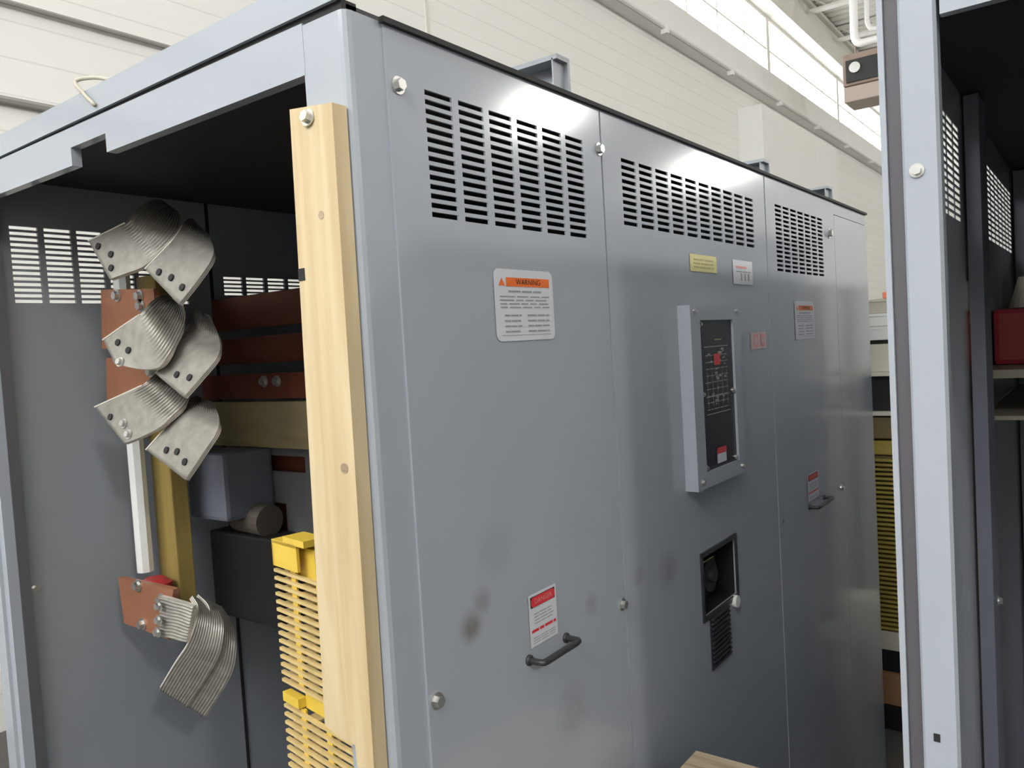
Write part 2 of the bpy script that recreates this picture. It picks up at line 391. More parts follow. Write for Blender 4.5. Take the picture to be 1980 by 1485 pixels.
# roof
bm = NB(); box(bm, (.02, .02, 2.306), (LEN, DEP, 2.318)); link('roof_panel', bm, 'inner_shade', A)  # shade of the underside put into the black colour
bm = NB(); prism(bm, [(.012, 2.322), (DEP, 2.309), (DEP, 2.378), (.012, 2.400)], 0, -.006, .004)
prism(bm, [(.012, 2.390), (DEP, 2.368), (DEP, 2.378), (.012, 2.400)], 0, .004, .10); link('roof_end_angle', bm, 'paint', A)
bm = NB(); box(bm, (.10, -.012, 2.294), (LEN, .002, 2.307)); link('roof_gasket', bm, 'gasket', A)
bm = NB(); box(bm, (.006, .02, 2.303), (.05, 2.19, 2.325)); link('end_gap_shade', bm, 'gasket', A)  # black strip standing for the shadow in the gap under the angle
# lifting channels on the roof
for x0, w, h, y0 in ((.93, .075, .135, .06), (2.72, .09, .075, .03), (3.86, .10, .085, .03)):
    bm = NB(); prism(bm, [(x0, 2.318), (x0+w, 2.318), (x0+w, 2.318+h), (x0, 2.318+h), (x0, 2.318+h-.015), (x0+w-.012, 2.318+h-.015), (x0+w-.012, 2.33), (x0, 2.33)], 1, y0, 1.9)
    box(bm, (x0+.0, y0+.015, 2.325), (x0+w-.012, y0+.02, 2.318+h-.01))
    link('lifting_channel', bm, ['paint_in'], A)
# inside liners
bm = NB(); box(bm, (LEN-.02, .02, BZ), (LEN, DEP, 2.306)); link('end_panel', bm, 'paint', A)
bm = NB(); box(bm, (.02, .02, BZ), (LEN-.02, DEP, FZ+.06)); link('floor_pan', bm, 'paint_in', A)
bm = NB()
hole_panel(bm, 1, .09, .985, FZ+.06, 2.306, 2.10, 2.112, slots(.135, .87, 1.832, 2.132, 6, 14, .82, .6)); pn = link('rear_panel', bm, 'paint_in', A)
bolt(pn, (.115, 2.10, .71), (0, -1, 0), .012); bolt(pn, (.115, 2.10, -.8), (0, -1, 0), .012)
bm = NB(); hole_panel(bm, 1, 1.0, 2.5, FZ+.06, 2.306, 2.10, 2.112, slots(1.06, 2.3, 1.876, 1.965, 10, 5, .82, .6)); link('rear_panel', bm, 'paint_in', A)
bm = NB(); box(bm, (.985, 2.095, FZ+.06), (1.0, 2.11, 2.306)); link('rear_seam', bm, 'gasket', A)
bm = NB(); box(bm, (2.5, 2.1, FZ+.06), (LEN-.02, 2.112, 2.3)); link('rear_panel', bm, 'gear_grey', A)
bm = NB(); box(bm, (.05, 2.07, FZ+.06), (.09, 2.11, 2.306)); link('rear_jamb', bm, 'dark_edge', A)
bm = NB(); box(bm, (2.58, .03, FZ+.06), (2.60, 2.1, 2.3)); link('partition', bm, 'inner_shade', A)  # black colour carries the darkness of the cabinet depth

def warning_label(door, u0, u1, v0, v1, big):
    bm = NB(); y = -.003; w, h = u1-u0, v1-v0
    flat(bm, u0, u1, v0, v1, y, 0, .02 if big else .012)
    flat(bm, u0+.19*w, u0+.93*w, v0+.76*h, v0+.885*h, y-.001, 1)
    bm.faces.new([bm.verts.new(p) for p in ((u0+.07*w, y-.001, v0+.77*h), (u0+.17*w, y-.001, v0+.77*h), (u0+.12*w, y-.001, v0+.88*h))]).material_index = 1
    text_into(bm, 'WARNING', u0+.56*w, v0+.822*h, .11*h, 2, y-.002, .42*w)
    text_lines(bm, u0+.22*w, u0+.78*w, v0+.68*h, v0+.73*h, 1, y-.001, 3, .5, 2)
    text_lines(bm, u0+.08*w, u0+.92*w, v0+.46*h, v0+.66*h, 4, y-.001, 3, .35, 4)
    text_lines(bm, u0+.14*w, u0+.42*w, v0+.12*h, v0+.42*h, 4, y-.001, 3, .3, 2)
    text_lines(bm, u0+.52*w, u0+.90*w, v0+.12*h, v0+.42*h, 4, y-.001, 3, .3, 2)
    flat(bm, u0+.08*w, u0+.92*w, v0+.075*h, v0+.083*h, y-.001, 3)
    return link('warning_label', bm, ['label', 'label_orange', 'ink', 'ink_grey'], door)
def danger_label(door, u0, u1, v0, v1):
    bm = NB(); y = -.003; w, h = u1-u0, v1-v0
    flat(bm, u0, u1, v0, v1, y, 0)
    flat(bm, u0+.06*w, u0+.94*w, v0+.74*h, v0+.95*h, y-.001, 2)
    flat(bm, u0+.07*w, u0+.93*w, v0+.75*h, v0+.94*h, y-.002, 1, .085*h)
    text_into(bm, 'DANGER', u0+.5*w, v0+.845*h, .13*h, 4, y-.003, .62*w)
    text_lines(bm, u0+.16*w, u0+.86*w, v0+.42*h, v0+.66*h, 4, y-.001, 3, .3, 3)
    text_lines(bm, u0+.06*w, u0+.94*w, v0+.27*h, v0+.34*h, 1, y-.001, 1, .8, 3)
    text_lines(bm, u0+.1*w, u0+.9*w, v0+.06*h, v0+.2*h, 3, y-.001, 3, .3, 3)
    return link('danger_label', bm, ['label', 'label_red', 'ink', 'ink_grey', 'label_pinkred'], door)
def handle(door, u0, u1, v, proj=.05, r=.0095):
    bm = NB()
    tube(bm, cr([(u0, -.001, v), (u0, -proj*.7, v), (u0+.012, -proj, v), ((u0+u1)/2, -proj, v), (u1-.012, -proj, v), (u1, -proj*.7, v), (u1, -.001, v)], 4), r, 10)
    cyl(bm, (u0, 0, v), (u0, -.006, v), r*1.6, 12); cyl(bm, (u1, 0, v), (u1, -.006, v), r*1.6, 12)
    return link('handle', bm, 'steel_dark', door, smooth=True)
DZ0, DZ1 = FZ+.12, 2.296
# door nearest the open end
bm = NB(); hole_panel(bm, 1, .112, 1.068, DZ0, DZ1, 0, .006, slots(.236, .958, 1.872, 2.176, 6, 14, .80, .56)); d1 = link('door', bm, 'paint', A)
warning_label(d1, .458, .738, 1.563, 1.758, True)
danger_label(d1, .527, .664, .708, .856)
handle(d1, .517, .705, .680)
for p in ((.145, 2.164), (1.055, 2.164), (1.05, .677), (.140, .716)): bolt(d1, (p[0], 0, p[1]), (0, -1, 0), .014)
# middle door
op = (1.70, 2.04, .43, .668)
bm = NB(); hole_panel(bm, 1, 1.078, 2.618, DZ0, DZ1, 0, .006, slots(1.203, 2.46, 1.936, 2.160, 10, 10, .80, .56)+[op]); d2 = link('door', bm, 'paint', A)
bm = NB(); hole_panel(bm, 1, op[0]-.02, op[1]+.02, op[2]-.02, op[3]+.02, -.006, .0, [(op[0], op[1], op[2], op[3])]); link('opening_frame', bm, 'steel_dark', d2)
bm = NB(); box(bm, (op[0]-.02, .09, op[2]-.02), (op[1]+.02, .1, op[3]+.02)); box(bm, (op[1], .006, op[2]-.02), (op[1]+.01, .09, op[3]+.02)); box(bm, (op[0]-.01, .006, op[2]-.02), (op[0], .09, op[3]+.02)); box(bm, (op[0], .006, op[2]-.01), (op[1], .09, op[2])); link('recess', bm, 'black', d2)  # black sheets standing for the dark inside the opening
bm = NB(); cyl(bm, (1.87, .085, .55), (1.87, .04, .55), .07, 24); cyl(bm, (1.87, .04, .55), (1.87, .02, .55), .03, 20); link('racking_port', bm, 'inner_shade', d2)
bm = NB(); flat(bm, 1.74, 1.86, .635, .655, .02, 0); box(bm, (1.74, .02, .63), (1.86, .03, .655)); link('nameplate', bm, 'ink_yellow', d2)
bm = NB(); box(bm, (1.745, -.004, .195), (1.945, 0, .425))
for j in range(11): box(bm, (1.752, -.012, .205+j*.0195), (1.938, -.002, .213+j*.0195))
link('ribbed_plate', bm, 'steel_dark', d2)
bm = NB(); cyl(bm, (2.005, 0, .405), (2.005, -.02, .405), .026, 18); link('white_button', bm, 'white', d2)
bm = NB(); flat(bm, 1.718, 1.984, 1.800, 1.868, -.003, 0); text_lines(bm, 1.75, 1.95, 1.815, 1.86, 3, -.004, 1, .4, 3); link('sticker', bm, ['label_yellow', 'ink_yellow'], d2)['label'] = 'yellow rectangular sticker'
bm = NB(); flat(bm, 2.166, 2.405, 1.762, 1.868, -.003, 0); flat(bm, 2.20, 2.33, 1.832, 1.842, -.004, 2); text_lines(bm, 2.2, 2.38, 1.815, 1.828, 1, -.004, 1, .4, 2); flat(bm, 2.255, 2.27, 1.778, 1.81, -.004, 1); flat(bm, 2.30, 2.315, 1.778, 1.81, -.004, 1); flat(bm, 2.34, 2.36, 1.778, 1.81, -.004, 1)
link('sticker', bm, ['label', 'ink_grey', 'label_pinkred'], d2)['label'] = 'white sticker with grey and red print'
bm = NB(); flat(bm, 2.345, 2.548, 1.467, 1.545, -.003, 0); flat(bm, 2.38, 2.44, 1.478, 1.535, -.004, 1); flat(bm, 2.47, 2.52, 1.478, 1.535, -.004, 1); flat(bm, 2.392, 2.428, 1.49, 1.523, -.005, 0); flat(bm, 2.48, 2.51, 1.49, 1.523, -.005, 0); link('sticker', bm, ['label_pink', 'label_pinkred'], d2)['label'] = 'small pink sticker'
# far door
bm = NB(); hole_panel(bm, 1, 2.632, 3.84, DZ0, DZ1, 0, .006, slots(2.768, 3.592, 1.842, 2.172, 7, 15, .82, .56)); d3 = link('door', bm, 'paint', A)
warning_label(d3, 3.005, 3.35, 1.492, 1.695, False)
danger_label(d3, 3.10, 3.30, .615, .765)
handle(d3, 3.12, 3.40, .588)
bolt(d3, (3.72, 0, 2.10), (0, -1, 0), .02); bolt(d3, (3.776, 0, .575), (0, -1, 0), .014)
bm = NB(); box(bm, (3.846, 0, DZ0), (LEN, .012, 2.22)); box(bm, (3.846, 0.002, 2.225), (LEN, .014, DZ1)); link('end_filler', bm, 'paint', A)
bm = NB(); box(bm, (.112, .012, BZ), (LEN, .03, DZ0)); link('base_channel', bm, 'paint_in', A)
for x in (1.073, 2.625, 3.843):
    bm = NB(); box(bm, (x-.02, .014, DZ0), (x+.02, .04, DZ1)); link('door_mullion', bm, 'paint_in', A)
# control panel standing proud of the middle door
cp = link('control_panel', (lambda b: (hole_panel(b, 1, 1.585, 2.085, .955, 1.663, -.052, 0, [(1.672, 2.01, 1.015, 1.605)]), b)[1])(NB()), 'paint', A)
bm = NB(); box(bm, (1.672, -.042, 1.015), (2.01, -.03, 1.605))
y = -.0425
for v in (1.498, 1.232, 1.30): flat(bm, 1.72, 1.965, v, v+.003, y, 1)
text_lines(bm, 1.73, 1.95, 1.25, 1.49, 9, y, 1, .12, 5)
for _ in range(26):
    u, v = random.uniform(1.72, 1.93), random.uniform(1.25, 1.49); w = random.uniform(.008, .03); flat(bm, u, u+w, v, v+random.uniform(.004, .012), y, 1)
for k in range(5): flat(bm, 1.74+.05*k, 1.743+.05*k, 1.26, 1.40, y, 1)
flat(bm, 1.81, 1.875, 1.425, 1.47, y-.001, 2)
flat(bm, 1.83, 1.90, 1.525, 1.528, y, 3)
flat(bm, 1.80, 1.895, 1.03, 1.085, y-.001, 4); flat(bm, 1.80, 1.895, 1.068, 1.092, y-.002, 2)
link('display', bm, ['display', 'display_ink', 'label_red', 'label_yellow', 'label'], cp)
for p in ((1.625, 1.64), (2.05, 1.64), (1.63, .985), (2.045, .985), (1.69, 1.317), (1.995, 1.31), (1.69, 1.59), (1.69, 1.03), (1.995, 1.03)): bolt(cp, (p[0], -.052 if p[0] in (1.625, 2.05, 1.63, 2.045) else -.042, p[1]), (0, -1, 0), .007, 'screw')

# ------------------------------------------------------------------ wooden post on the end
W = thing('wooden_post', (-.03, .1, .4), 'pale pine board bolted upright over the corner post of the open cabinet end', 'wooden board')
bm = NB()
prism(bm, [(.014, 2.090), (.154, 2.106), (.187, .69), (.135, .672), (.085, .668), (.078, .36), (.030, .36)], 0, -.045, -.004)
link('board', bm, 'pine', W)
bolt(W, (-.045, .092, 2.074), (-1, 0, .2), .013)
bm = NB(); box(bm, (-.047, .142, 1.725), (-.02, .163, 1.752)); link('knot_hole', bm, 'gasket', W)
bm = NB(); cyl(bm, (-.046, .055, 1.302), (-.044, .055, 1.302), .012, 16); link('knot', bm, 'crate', W)
bm = NB(); cyl(bm, (-.046, .073, 1.86), (-.044, .073, 1.86), .009, 16); link('knot', bm, 'crate', W)

# cable hooked over the roof edge
bm = NB(); tube(bm, cr([(-.012, 1.075, 2.33), (-.014, 1.13, 2.375), (-.012, 1.18, 2.418), (.0, 1.17, 2.432), (.03, 1.12, 2.430), (.06, 1.06, 2.41), (.08, 1.03, 2.402)], 5), .006, 8)
tag(link('cable_loop', bm, 'beige', smooth=True), 'thin grey cable looped over the roof edge of the open cabinet end', 'cable')

# ------------------------------------------------------------------ copper work in the open end
RIB = {
'A1':([(0.260,1.741,2.035),(0.280,1.637,2.057),(0.300,1.542,2.078),(0.340,1.538,2.124),(0.400,1.566,2.165),(0.460,1.589,2.187),(0.520,1.633,2.176),(0.560,1.751,2.111)],
  [(0.240,1.569,1.875),(0.260,1.485,1.889),(0.280,1.404,1.905),(0.310,1.342,1.950),(0.350,1.310,2.000),(0.400,1.351,2.054),(0.460,1.459,2.124),(0.520,1.620,2.170)]),
'A2':([(0.270,1.380,1.893),(0.300,1.325,1.944),(0.340,1.294,1.997),(0.400,1.341,2.048),(0.460,1.395,2.085),(0.520,1.465,2.092),(0.560,1.565,2.025)],
  [(0.250,1.154,1.753),(0.280,1.084,1.824),(0.320,1.047,1.901),(0.380,1.133,1.956),(0.440,1.248,2.007),(0.500,1.374,2.026),(0.540,1.469,1.973)]),
'B1':([(0.260,1.695,1.663),(0.280,1.590,1.705),(0.300,1.494,1.743),(0.340,1.498,1.781),(0.400,1.548,1.806),(0.460,1.596,1.821),(0.520,1.658,1.811),(0.560,1.776,1.737)],
  [(0.240,1.582,1.572),(0.260,1.468,1.548),(0.280,1.367,1.546),(0.300,1.318,1.590),(0.340,1.322,1.645),(0.390,1.354,1.707),(0.460,1.474,1.776),(0.520,1.628,1.812)]),
'B2':([(0.306,1.432,1.527),(0.336,1.402,1.581),(0.377,1.394,1.633),(0.439,1.438,1.683),(0.500,1.490,1.734),(0.562,1.558,1.763),(0.603,1.657,1.686)],
  [(0.285,1.227,1.442),(0.316,1.165,1.506),(0.357,1.122,1.573),(0.418,1.191,1.618),(0.480,1.309,1.684),(0.541,1.451,1.739),(0.582,1.552,1.681)]),
'C1':([(0.260,1.801,1.412),(0.280,1.655,1.450),(0.300,1.516,1.487),(0.340,1.510,1.516),(0.400,1.557,1.529),(0.460,1.604,1.523),(0.520,1.674,1.494),(0.560,1.792,1.419)],
  [(0.240,1.564,1.280),(0.260,1.471,1.305),(0.280,1.381,1.338),(0.310,1.333,1.379),(0.350,1.325,1.415),(0.400,1.373,1.452),(0.460,1.487,1.488),(0.520,1.644,1.495)]),
'C2':([(0.270,1.472,1.256),(0.300,1.413,1.316),(0.340,1.360,1.379),(0.400,1.399,1.411),(0.460,1.454,1.429),(0.520,1.525,1.416),(0.560,1.626,1.335)],
  [(0.250,1.198,1.165),(0.280,1.137,1.247),(0.320,1.098,1.326),(0.380,1.175,1.367),(0.440,1.298,1.403),(0.500,1.439,1.402),(0.540,1.539,1.338)]),
'D0':([(0.340,1.590,0.684),(0.345,1.490,0.682),(0.360,1.400,0.668)],
  [(0.340,1.620,0.524),(0.345,1.535,0.528),(0.355,1.455,0.525)]),
'D1':([(0.420,1.524,0.660),(0.400,1.454,0.633),(0.380,1.435,0.584),(0.370,1.469,0.516),(0.360,1.549,0.432),(0.350,1.654,0.317)],
  [(0.520,1.574,0.595),(0.480,1.417,0.574),(0.460,1.381,0.517),(0.450,1.401,0.452),(0.440,1.489,0.344),(0.430,1.602,0.227)]),
'D2':([(0.470,1.566,0.644),(0.450,1.467,0.616),(0.430,1.432,0.544),(0.420,1.465,0.458),(0.410,1.539,0.365),(0.400,1.622,0.270)],
  [(0.570,1.566,0.564),(0.530,1.438,0.525),(0.510,1.384,0.454),(0.500,1.392,0.381),(0.490,1.472,0.277),(0.480,1.568,0.173)]),
}
def ribbon(bm, U, L, th, layers=1, across=30, ribs=(9, 9), nrib=9, amp=.004, gap=.0):
    """stack of laminations lofted between two edge curves; wrinkled between fractions ribs[0]..ribs[1]"""
    n = 64
    U = cr(U, 8); L = cr(L, 8)
    def samp(P, t):
        d = [0]
        for a, b in zip(P, P[1:]): d.append(d[-1]+(b-a).length)
        s = t*d[-1]
        for i in range(len(P)-1):
            if s <= d[i+1] or i == len(P)-2:
                k = (s-d[i])/max(1e-9, d[i+1]-d[i]); return P[i].lerp(P[i+1], min(1, max(0, k)))
    n = 40; G = []
    us = [samp(U, i/n) for i in range(n+1)]; ls = [samp(L, i/n) for i in range(n+1)]
    for i in range(n+1):
        row = []
        tang = (us[min(n, i+1)]-us[max(0, i-1)]+ls[min(n, i+1)]-ls[max(0, i-1)])
        wv = ls[i]-us[i]; nr = tang.cross(wv); nr = nr.normalized() if nr.length > 1e-7 else Vector((-1, 0, 0))
        f = i/n; wgt = max(0, min(1, (f-ribs[0])/.08))*max(0, min(1, (ribs[1]-f)/.08))
        for j in range(across+1):
            g = j/across
            row.append((us[i].lerp(ls[i], g)+nr*(amp*wgt*math.sin(2*math.pi*nrib*g+.6*math.sin(9*f+g*4))), nr))
        G.append(row)
    for ly in range(layers):
        o0 = ly*(th/layers+gap); o1 = o0+th/layers
        a = [[bm.verts.new(p+q*o0) for p, q in r] for r in G]; b = [[bm.verts.new(p+q*o1) for p, q in r] for r in G]
        m, k = n, across
        for i in range(m):
            for j in range(k):
                bm.faces.new((a[i][j], a[i+1][j], a[i+1][j+1], a[i][j+1])).smooth = True
                bm.faces.new((b[i][j], b[i][j+1], b[i+1][j+1], b[i+1][j])).smooth = True
            for j in (0, k): bm.faces.new((a[i][j], b[i][j], b[i+1][j], a[i+1][j])).material_index = 1
        for j in range(k):
            for i in (0, m): bm.faces.new((a[i][j], a[i][j+1], b[i][j+1], b[i][j])).material_index = 1
    return G
def strap_hole(parent, p, nrm, name='bolt_hole', r=.0125):
    p = Vector(p); nrm = Vector(nrm).normalized(); bm = NB()
    cyl(bm, p-nrm*.004, p+nrm*.0025, r, 18); link(name, bm, 'gasket', parent)
def surf(G, t, g):
    n = len(G)-1; k = len(G[0])-1
    p, q = G[int(round(t*n))][int(round(g*k))]; return p, q
def flex(keys, label, holes, bolts=(), ribs=(.30, .72), nrib=15, edge=3):
    U, L = RIB[keys]
    loc = min(U+L, key=lambda p: p[2])
    t = thing('flexible_busbar', loc, label, 'busbar strap', 'tin-plated flexible straps in the open end')
    bm = NB(); G = ribbon(bm, U, L, .012, 3, 96, ribs, nrib, .0048, .002)
    link('laminated_strap', bm, ['tin', 'tin_edge'], t)
    if edge:
        bm = NB(); tube(bm, cr(U[:edge], 6), .0032, 6); link('lamination_edge', bm, 'tin_edge', t)['label'] = 'bright cut edge of the laminations'
    view = Vector((-.45, -.85, -.1))
    for tt, g in holes:
        p, q = surf(G, tt, g); s = 1 if q.dot(view) > 0 else -1
        strap_hole(t, p+q*(s*.003+(.016 if s > 0 else 0)), q*s)
    for tt, g in bolts:
        p, q = surf(G, tt, g); s = 1 if q.dot(view) > 0 else -1
        bolt(t, p+q*(.016 if s > 0 else 0), q*s, .012)
    return G
flex('A1', 'tin-plated flexible strap topmost left, wide plate end with three bolt holes', [(.05, .22), (.10, .5), (.06, .78)])
flex('A2', 'tin-plated flexible strap topmost right, hanging beside the red-brown bars', [(.06, .28), (.08, .55), (.07, .85)], ribs=(.45, .8), edge=4)
flex('B1', 'tin-plated flexible strap middle left, covering the upper copper pad', [(.10, .3), (.14, .55)], [(.04, .9)])
flex('B2', 'tin-plated flexible strap middle right, two oblong holes near its lower end', [(.08, .5), (.10, .8)], ribs=(.45, .8), edge=4)
flex('C1', 'tin-plated flexible strap lower left, its tip just above the long white rod', [(.06, .35)], [(.10, .6), (.08, .85)])
flex('C2', 'tin-plated flexible strap lower right, hanging in front of the tan board', [(.08, .35), (.10, .55), (.07, .8)], ribs=(.45, .8), edge=4)
t = thing('flexible_busbar', (.4, 1.6, .17), 'lowest flexible strap draped in two layers from the bottom copper pad', 'busbar strap', 'tin-plated flexible straps in the open end')
for k, nm in (('D0', 'ribbed_end'), ('D1', 'front_bundle'), ('D2', 'rear_bundle')):
    bm = NB(); ribbon(bm, RIB[k][0], RIB[k][1], .012, 3, 72, (-1, 2), 12, .003 if k == 'D0' else .0012, .002)
    link(nm, bm, ['tin', 'tin_edge'], t)
    if k != 'D0':
        bm = NB(); tube(bm, cr(RIB[k][0][1:], 6), .0035, 6); link('lamination_edge', bm, 'tin_edge', t)['label'] = 'bright cut edge of the laminations'
for y, z in ((1.60, .655), (1.61, .60), (1.625, .55)): bolt(t, (.325, y-.03, z), (-1, 0, 0), .013)
# copper pads
def pad(pts, xx, label, bolts):
    t = thing('copper_pad', (xx, sum(p[0] for p in pts)/4, min(p[1] for p in pts)), label, 'copper plate', 'copper pads carrying the straps')
    bm = NB(); prism(bm, pts, 0, xx, xx+.025); link('plate', bm, 'copper', t)
    for p in bolts: bolt(t, (xx, p[0], p[1]), (-1, 0, 0), .017)
    return t
pad([(2.001, 1.880), (1.600, 1.848), (1.600, 1.600), (2.033, 1.640)], .42, 'orange copper pad between the topmost and middle straps', [(1.70, 1.828), (1.695, 1.790), (1.87, 1.845)])
pad([(2.006, 1.60), (1.63, 1.575), (1.63, 1.360), (2.037, 1.380)], .42, 'orange copper pad between the middle and lower straps', [(1.66, 1.535), (1.90, 1.590)])
pad([(1.959, .701), (1.544, .708), (1.606, .504), (1.939, .514)], .37, 'orange-brown copper pad at the bottom of the white rod', [(1.63, .656), (1.63, .565), (1.79, .535), (1.80, .69)])
# white rod, red insulator
bm = NB()
for z0, z1 in ((.70, 1.25), (1.25, 2.0)): cyl(bm, (.48, 1.945, z0), (.48, 1.945, z1), .034, 8)
tag(link('support_rod', bm, 'rod'), 'white upright insulating rod joining the three copper pads', 'rod')
bm = NB(); cyl(bm, (.472, 1.86, .62), (.472, 1.86, .665), .070, 24, 0, .066); cyl(bm, (.472, 1.86, .665), (.472, 1.86, .685), .066, 24, 0, .04); cyl(bm, (.472, 1.86, .55), (.472, 1.86, .62), .05, 18)
tag(link('standoff_insulator', bm, 'red', smooth=False), 'red round insulator behind the bottom copper pad', 'insulator')
# yellow-brown post of the cabinet frame
bm = NB(); box(bm, (.55, 1.816, .50), (.625, 1.962, 1.93), 0, .006); link('insulating_post', bm, 'glass_post', A)
# horizontal bars along the depth
bm = NB(); box(bm, (.90, .10, 1.172), (.95, 2.095, 1.372)); o = tag(link('support_board', bm, 'board'), 'tan board spanning the cabinet below the dark copper bars', 'board')
def busbar(x, z0, z1, label, m='copper_old_shaded', nb=0):
    t = thing('busbar', (x, 1., z0), label, 'busbar', 'aged copper bars across the cabinet')
    bm = NB(); box(bm, (x, .10, z0), (x+.03, 2.095, z1), 0, .004); link('bar', bm, m, t)
    for k in range(nb): bolt(t, (x, 1.62-k*.09, (z0+z1)/2+.02), (-1, 0, 0), .017)
busbar(.90, 1.385, 1.495, 'red-brown copper bar with two bright bolts, just above the tan board', nb=2)
busbar(.98, 1.54, 1.66, 'dark copper bar second above the tan board')
busbar(.98, 1.70, 1.85, 'dark copper bar topmost, just below the slotted vent at the rear')
# breaker gear lower down
t = thing('circuit_breaker', (1.0, 1.2, .45), 'dark grey breaker gear below the tan board, with a black lower housing', 'circuit breaker')
bm = NB(); hole_panel(bm, 0, .12, 1.97, .56, 1.165, .95, .97, [(1.60, 1.82, .60, .918), (1.45, 1.75, 1.06, 1.13)]); link('mounting_plate', bm, 'gear_grey', t)
bm = NB(); box(bm, (1.0, .12, .5), (1.2, 1.97, 1.165)); link('case', bm, 'copper_old_shaded', t)
bm = NB(); box(bm, (.70, 1.67, .88), (.95, 1.95, 1.168), 0, .02); link('shroud', bm, 'gear_blue', t)
bm = NB(); box(bm, (.80, 1.50, .42), (.949, 1.97, .80), 0, .01); link('lower_housing', bm, 'black', t)
bm = NB(); cyl(bm, (.86, 1.80, .87), (.86, 1.60, .86), .07, 16); link('bushing', bm, 'gear_brown', t)
for yy in (1.25, 1.40): bolt(t, (.95, yy, .72), (-1, 0, 0), .022)
# ------------------------------------------------------------------ yellow gate sections behind the post
def turn(bm, a=math.radians(-9.5), c=(.112, .55)):
    for v in bm.verts:
        dx, dy = v.co.x-c[0], v.co.y-c[1]
        v.co.x = c[0]+dx*math.cos(a)-dy*math.sin(a); v.co.y = c[1]+dx*math.sin(a)+dy*math.cos(a)
    return bm
def grate(z0, z1, n, label, bracket):
    t = thing('yellow_grating', (.13, .35, z0), label, 'grating', 'yellow gratings behind the corner post')
    p = (z1-z0)/n
    for j in range(n):
        z = z0+(j+.5)*p; bm = NB()
        box(bm, (.108, .175, z-.0042), (.118, .55, z+.0042), 0)
        for q in range(4): box(bm, (.124, .20+q*.1, z-.009-p*.1), (.15, .25+q*.1, z-.004-p*.1), 0)
        link('bar', turn(bm), 'tan_bar', t)
    for yy in (.20, .33, .46):
        bm = NB(); box(bm, (.118, yy-.013, z0), (.124, yy+.013, z1)); link('upright', turn(bm), 'yellow', t)
    if bracket:
        bm = NB(); box(bm, (.10, .40, .992), (.108, .535, 1.062)); box(bm, (.10, .40, 1.055), (.20, .535, 1.064)); box(bm, (.10, .525, .992), (.2, .535, 1.062)); box(bm, (.13, .36, .96), (.15, .50, 1.05)); box(bm, (.10, .36, 1.062), (.16, .47, 1.08)); link('clamp', turn(bm), 'yellow', t)
    else:
        bm = NB(); box(bm, (.105, .46, z1+.004), (.13, .545, z1+.03)); box(bm, (.128, .30, z1), (.15, .46, z1+.042)); link('clamp', turn(bm), 'yellow', t)
grate(.655, .985, 15, 'upper yellow bar grating with a bright yellow clamp on top, left of the pine board', True)
grate(FZ+.185, .605, 91, 'lower yellow bar grating behind the broken foot of the pine board', False)

# ------------------------------------------------------------------ neighbouring cabinet on the right
BX = .69
B = thing('switchgear_cabinet', (BX, -.95, FZ), 'grey open-ended cabinet at the right edge, its post in front of the aisle', 'electrical cabinet')
bm = NB()
prof = [(BX, -.912), (BX, -.924), (BX+.03, -.926), (BX+.03, -.950), (BX+.004, -.953), (BX, -.958), (BX, -1.020), (BX+.01, -1.026), (BX+.05, -1.026), (BX+.05, -1.018), (BX+.04, -.93), (BX+.1, -.922), (BX+.1, -.912)]
prism(bm, prof, 2, BZ, 2.30); bp = link('corner_post', bm, 'paint', B)
bm = NB(); box(bm, (BX+.008, -.952, BZ), (BX+.028, -.9255, 2.30)); link('edge_seal', bm, 'seal', bp)
bolt(bp, (BX, -.981, 1.871), (-1, 0, 0), .010)
bm = NB(); box(bm, (BX-.0015, -.988, .622), (BX+.001, -.975, .640)); link('slot_hole', bm, 'gasket', bp)
bm = NB(); box(bm, (BX+.004, -3.1, 2.185), (BX+.03, -1.033, 2.30)); link('header_beam', bm, 'paint', B)
bm = NB(); box(bm, (BX, -3.2, 2.30), (6.4, -.92, 2.32)); link('roof_panel', bm, 'inner_shade', B)
bm = NB(); hole_panel(bm, 1, BX+.1, 6.4, BZ, 2.30, -.9225, -.920, slots(1.02, 1.80, 1.868, 2.172, 6, 14, .86, .62)+slots(2.11, 3.60, 1.868, 2.172, 10, 14, .86, .62)+slots(3.95, 4.9, 1.868, 2.172, 6, 14, .86, .62)); link('side_panel', bm, 'paint', B)
bm = NB(); prism(bm, [(1.87, -.932), (1.87, -.975), (2.06, -.975), (2.06, -.967), (1.878, -.967), (1.878, -.932)], 2, BZ, 2.29); st = link('side_stud', bm, 'gear_blue', B); bolt(st, (2.0, -.975, .55), (0, -1, 0), .012)
bm = NB(); prism(bm, [(3.66, -.932), (3.66, -.99), (3.90, -.99), (3.90, -.932)], 2, BZ, 2.29); link('side_stud', bm, 'gear_blue', B)
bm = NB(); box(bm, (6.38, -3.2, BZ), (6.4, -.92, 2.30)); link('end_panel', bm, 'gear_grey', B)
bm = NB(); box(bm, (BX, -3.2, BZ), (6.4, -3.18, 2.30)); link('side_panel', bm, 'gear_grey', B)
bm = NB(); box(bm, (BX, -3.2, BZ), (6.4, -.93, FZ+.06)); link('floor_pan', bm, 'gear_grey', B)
bm = NB(); box(bm, (2.1, -1.25, 1.33), (3.64, -.934, 1.36)); link('shelf', bm, 'band_drab', B)  # this and the next: added bands for the blurred beige streaks
bm = NB(); box(bm, (2.1, -1.10, 1.18), (3.64, -.934, 1.195)); link('shelf', bm, 'band_drab', B)
bm = NB(); box(bm, (2.4, -1.10, 1.361), (3.5, -.945, 1.58), 0, .02); link('body', bm, 'red_stand_in', B).name = 'tmp'  # made-up block for a blurred red patch of unclear origin
o = bpy.data.objects['tmp']; o.parent = None; w = Vector(o['_w']); o.location = w; o.name = 'red_stand_in_block'
